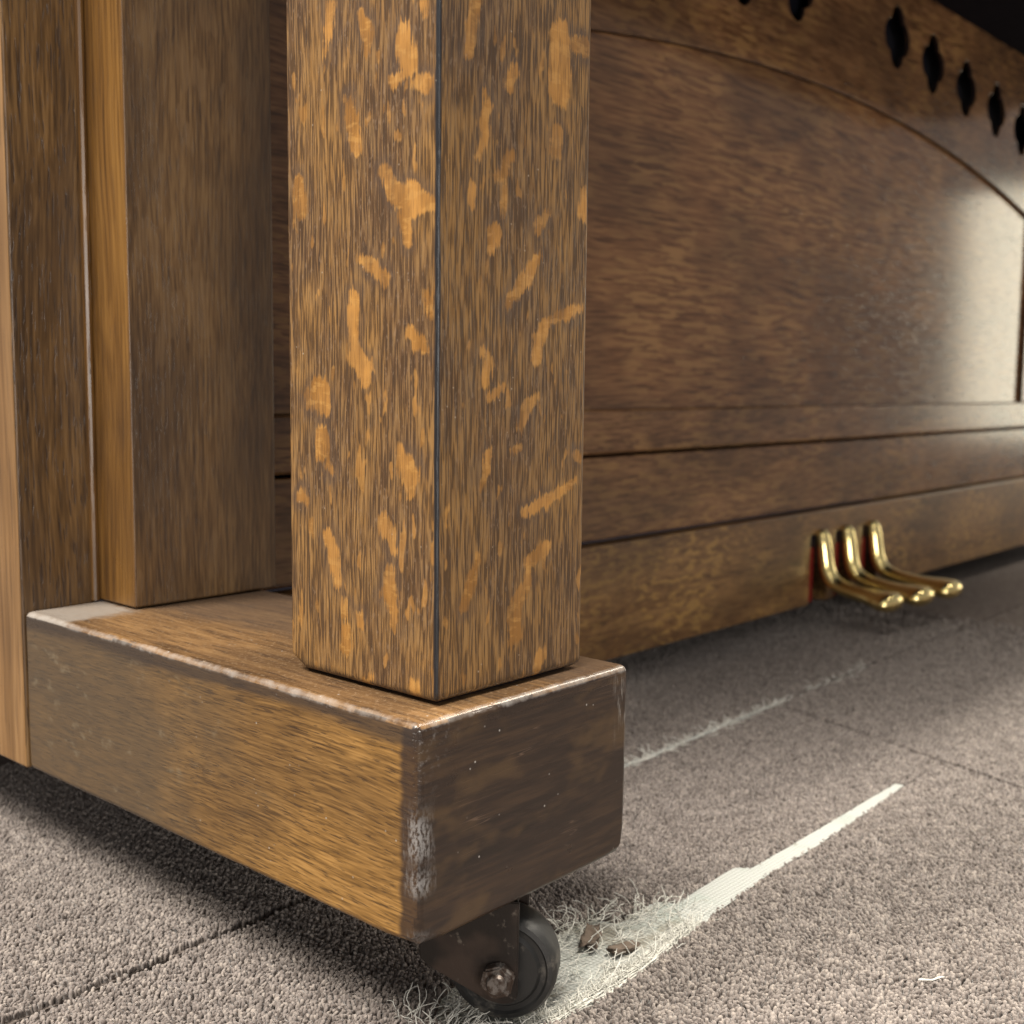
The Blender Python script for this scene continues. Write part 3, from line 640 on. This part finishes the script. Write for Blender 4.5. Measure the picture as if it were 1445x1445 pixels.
# pedals
def pedal(cx, tip, mirror=1):
    path = [(.3515, -.040), (.3480, -.048), (.3455, -.062), (.3425, -.082), (.3385, -.097), (.3290, -.108), (.3150, -.1135), (.2950, -.1165), (.2750, -.1190), (tip+.020, -.1215), (tip+.010, -.1220), (tip+.003, -.1222), (tip, -.1222)]
    ww = [.0100, .0118, .0126, .0128, .0130, .0132, .0136, .0150, .0205, .0300, .0305, .0230, .0060]
    tt = [.0060, .0086, .0094, .0094, .0096, .0096, .0092, .0088, .0098, .0125, .0125, .0090, .0026]
    bm = bmesh.new(); rings = []; sg = 14
    for i, (y, z) in enumerate(path):
        a = path[min(i+1, len(path)-1)]; b = path[max(i-1, 0)]
        d = Vector((0, a[0]-b[0], a[1]-b[1])).normalized(); nrm = Vector((1, 0, 0)).cross(d)
        rings.append([bm.verts.new(Vector((cx, y, z))+Vector((1, 0, 0))*ww[i]*math.cos(2*math.pi*k/sg)+nrm*tt[i]*(math.copysign(abs(math.sin(2*math.pi*k/sg))**.8, math.sin(2*math.pi*k/sg)))) for k in range(sg)])
    for i in range(len(rings)-1):
        for k in range(sg): bm.faces.new((rings[i][k], rings[i][(k+1) % sg], rings[i+1][(k+1) % sg], rings[i+1][k]))
    bm.faces.new(rings[0][::-1]); bm.faces.new(rings[-1])
    o = finish(bm, 'pedal', m_brass, piano, weighted=False)
    sub = o.modifiers.new('smooth', 'SUBSURF'); sub.levels = 1; sub.render_levels = 2
    return o
for px_, tp in zip(PXS, (.243, .232, .226)): pedal(px_, tp)

# caster
CW = Vector((.0774, .0183, -.1380)); WR = .0268
ca = (Vector((CAMP[0], CAMP[1], 0))-Vector((CW.x, CW.y, 0))).normalized()          # axle direction, towards the front left
ca = Matrix.Rotation(math.radians(-9), 3, 'Z') @ ca
cu_ = Vector((-ca.y, ca.x, 0)) * 1.0
if cu_.x*ca.y-cu_.y*ca.x < 0: pass
cu_ = ca.cross(Vector((0, 0, 1))) * -1                                             # to the right as seen from the axle's near end
def at_c(u_, v_, a_): return CW+cu_*u_+Vector((0, 0, v_))+ca*a_
caster = bpy.data.objects.new('caster', None); COL.objects.link(caster); caster.parent = piano
def lathe(name, prof, mat, parent, seg=48):
    bm = bmesh.new(); rings = []
    for a_, r_ in prof:
        rings.append([bm.verts.new(at_c(r_*math.cos(2*math.pi*k/seg), r_*math.sin(2*math.pi*k/seg), a_)) for k in range(seg)])
    for i in range(len(rings)-1):
        for k in range(seg): bm.faces.new((rings[i][k], rings[i][(k+1) % seg], rings[i+1][(k+1) % seg], rings[i+1][k]))
    bm.faces.new(rings[0]); bm.faces.new(rings[-1])
    return finish(bm, name, mat, parent, weighted=False)
wheel = lathe('wheel', [(.0125, .004), (.0125, .0175), (.0105, .0190), (.0105, .0215), (.0118, .0225), (.0112, .0248), (.0085, WR-.0004), (.005, WR), (-.005, WR), (-.009, WR-.001), (-.0118, .0235), (-.0118, .004)], m_wheel, caster)
def plate(name, pts, a0, a1, mat, parent, bev=.0006):
    bm = bmesh.new(); A_ = [bm.verts.new(at_c(x, z, a0)) for x, z in pts]; B_ = [bm.verts.new(at_c(x, z, a1)) for x, z in pts]; k = len(pts)
    bm.faces.new(A_); bm.faces.new(B_[::-1])
    for i in range(k): bm.faces.new((A_[i], A_[(i+1) % k], B_[(i+1) % k], B_[i]))
    bmesh.ops.bevel(bm, geom=list(bm.edges), offset=bev, segments=2, affect='EDGES')
    return finish(bm, name, mat, parent)
fork = [(.0088, -.0100), (.0092, .0374), (-.0400, .0374), (-.0390, .0060), (-.0345, .0020), (-.0060, -.0125), (.0010, -.0140), (.0062, -.0130)]
plate('fork_plate', fork, .0155, .0185, m_iron, caster)
plate('fork_plate', [(x, z) for x, z in fork], -.0180, -.0150, m_iron, caster)
plate('mounting_plate', [(-.042, .0352), (.008, .0352), (.008, .0378), (-.042, .0378)], -.022, .0150, m_iron, caster)
hexp = [(  .0086*math.cos(math.radians(60*k+18)), .0086*math.sin(math.radians(60*k+18))) for k in range(6)]
nut = plate('axle_nut', hexp, .0187, .0255, m_steel, caster, bev=.0010)
lathe('bolt_end', [(-.017, .0050), (.0270, .0050), (.0282, .0042), (.0284, .003), (.0278, .0010)], m_steel, nut, seg=24)

# ------------------------------------------------------------------ loose bits on the floor
def chunk(name, loc, size, rz, mat, label, cat, seed):
    bm = bmesh.new(); bmesh.ops.create_cube(bm, size=1); bmesh.ops.subdivide_edges(bm, edges=list(bm.edges), cuts=3, use_grid_fill=True)
    for v in bm.verts:
        c = v.co.copy(); nn_ = mnoise.noise_vector(c*2.3+Vector((seed, 0, 0)))*.30+mnoise.noise_vector(c*5+Vector((0, seed, 0)))*.22
        c += nn_; c.z += .35*(c.x*c.x)
        v.co = Vector((c.x*size[0]*S, c.y*size[1]*S, (c.z+.5)*size[2]*S))
    me = bpy.data.meshes.new(name); bm.to_mesh(me); bm.free()
    for p in me.polygons: p.use_smooth = True
    o = link(name, me, mat); o.location = W(*loc); o.rotation_euler = (0, 0, rz); tag(o, label, cat); return o
chunk('carpet_scrap', (.1705, .0372, ZF-.0035), (.021, .0085, .0026), .5, m_scrap, 'torn brown scrap of carpet nearest the caster wheel, among the frayed white fibres', 'scrap', 1.0)
chunk('carpet_scrap', (.1730, .0165, ZF-.0035), (.015, .0070, .0024), -.3, m_scrap, 'short brown scrap of carpet lying nearer the white seam edge, right of the other scrap', 'scrap', 5.0)
tp = [fibre(.2455, -.1210, ZF+.0008, -.75, .016, .15, .0, 8)]
o = fibre_mesh('loose_thread', tp, .0006, m_fibre, None); tag(o, 'pale loose thread lying alone on the beige carpet in the right foreground', 'thread')
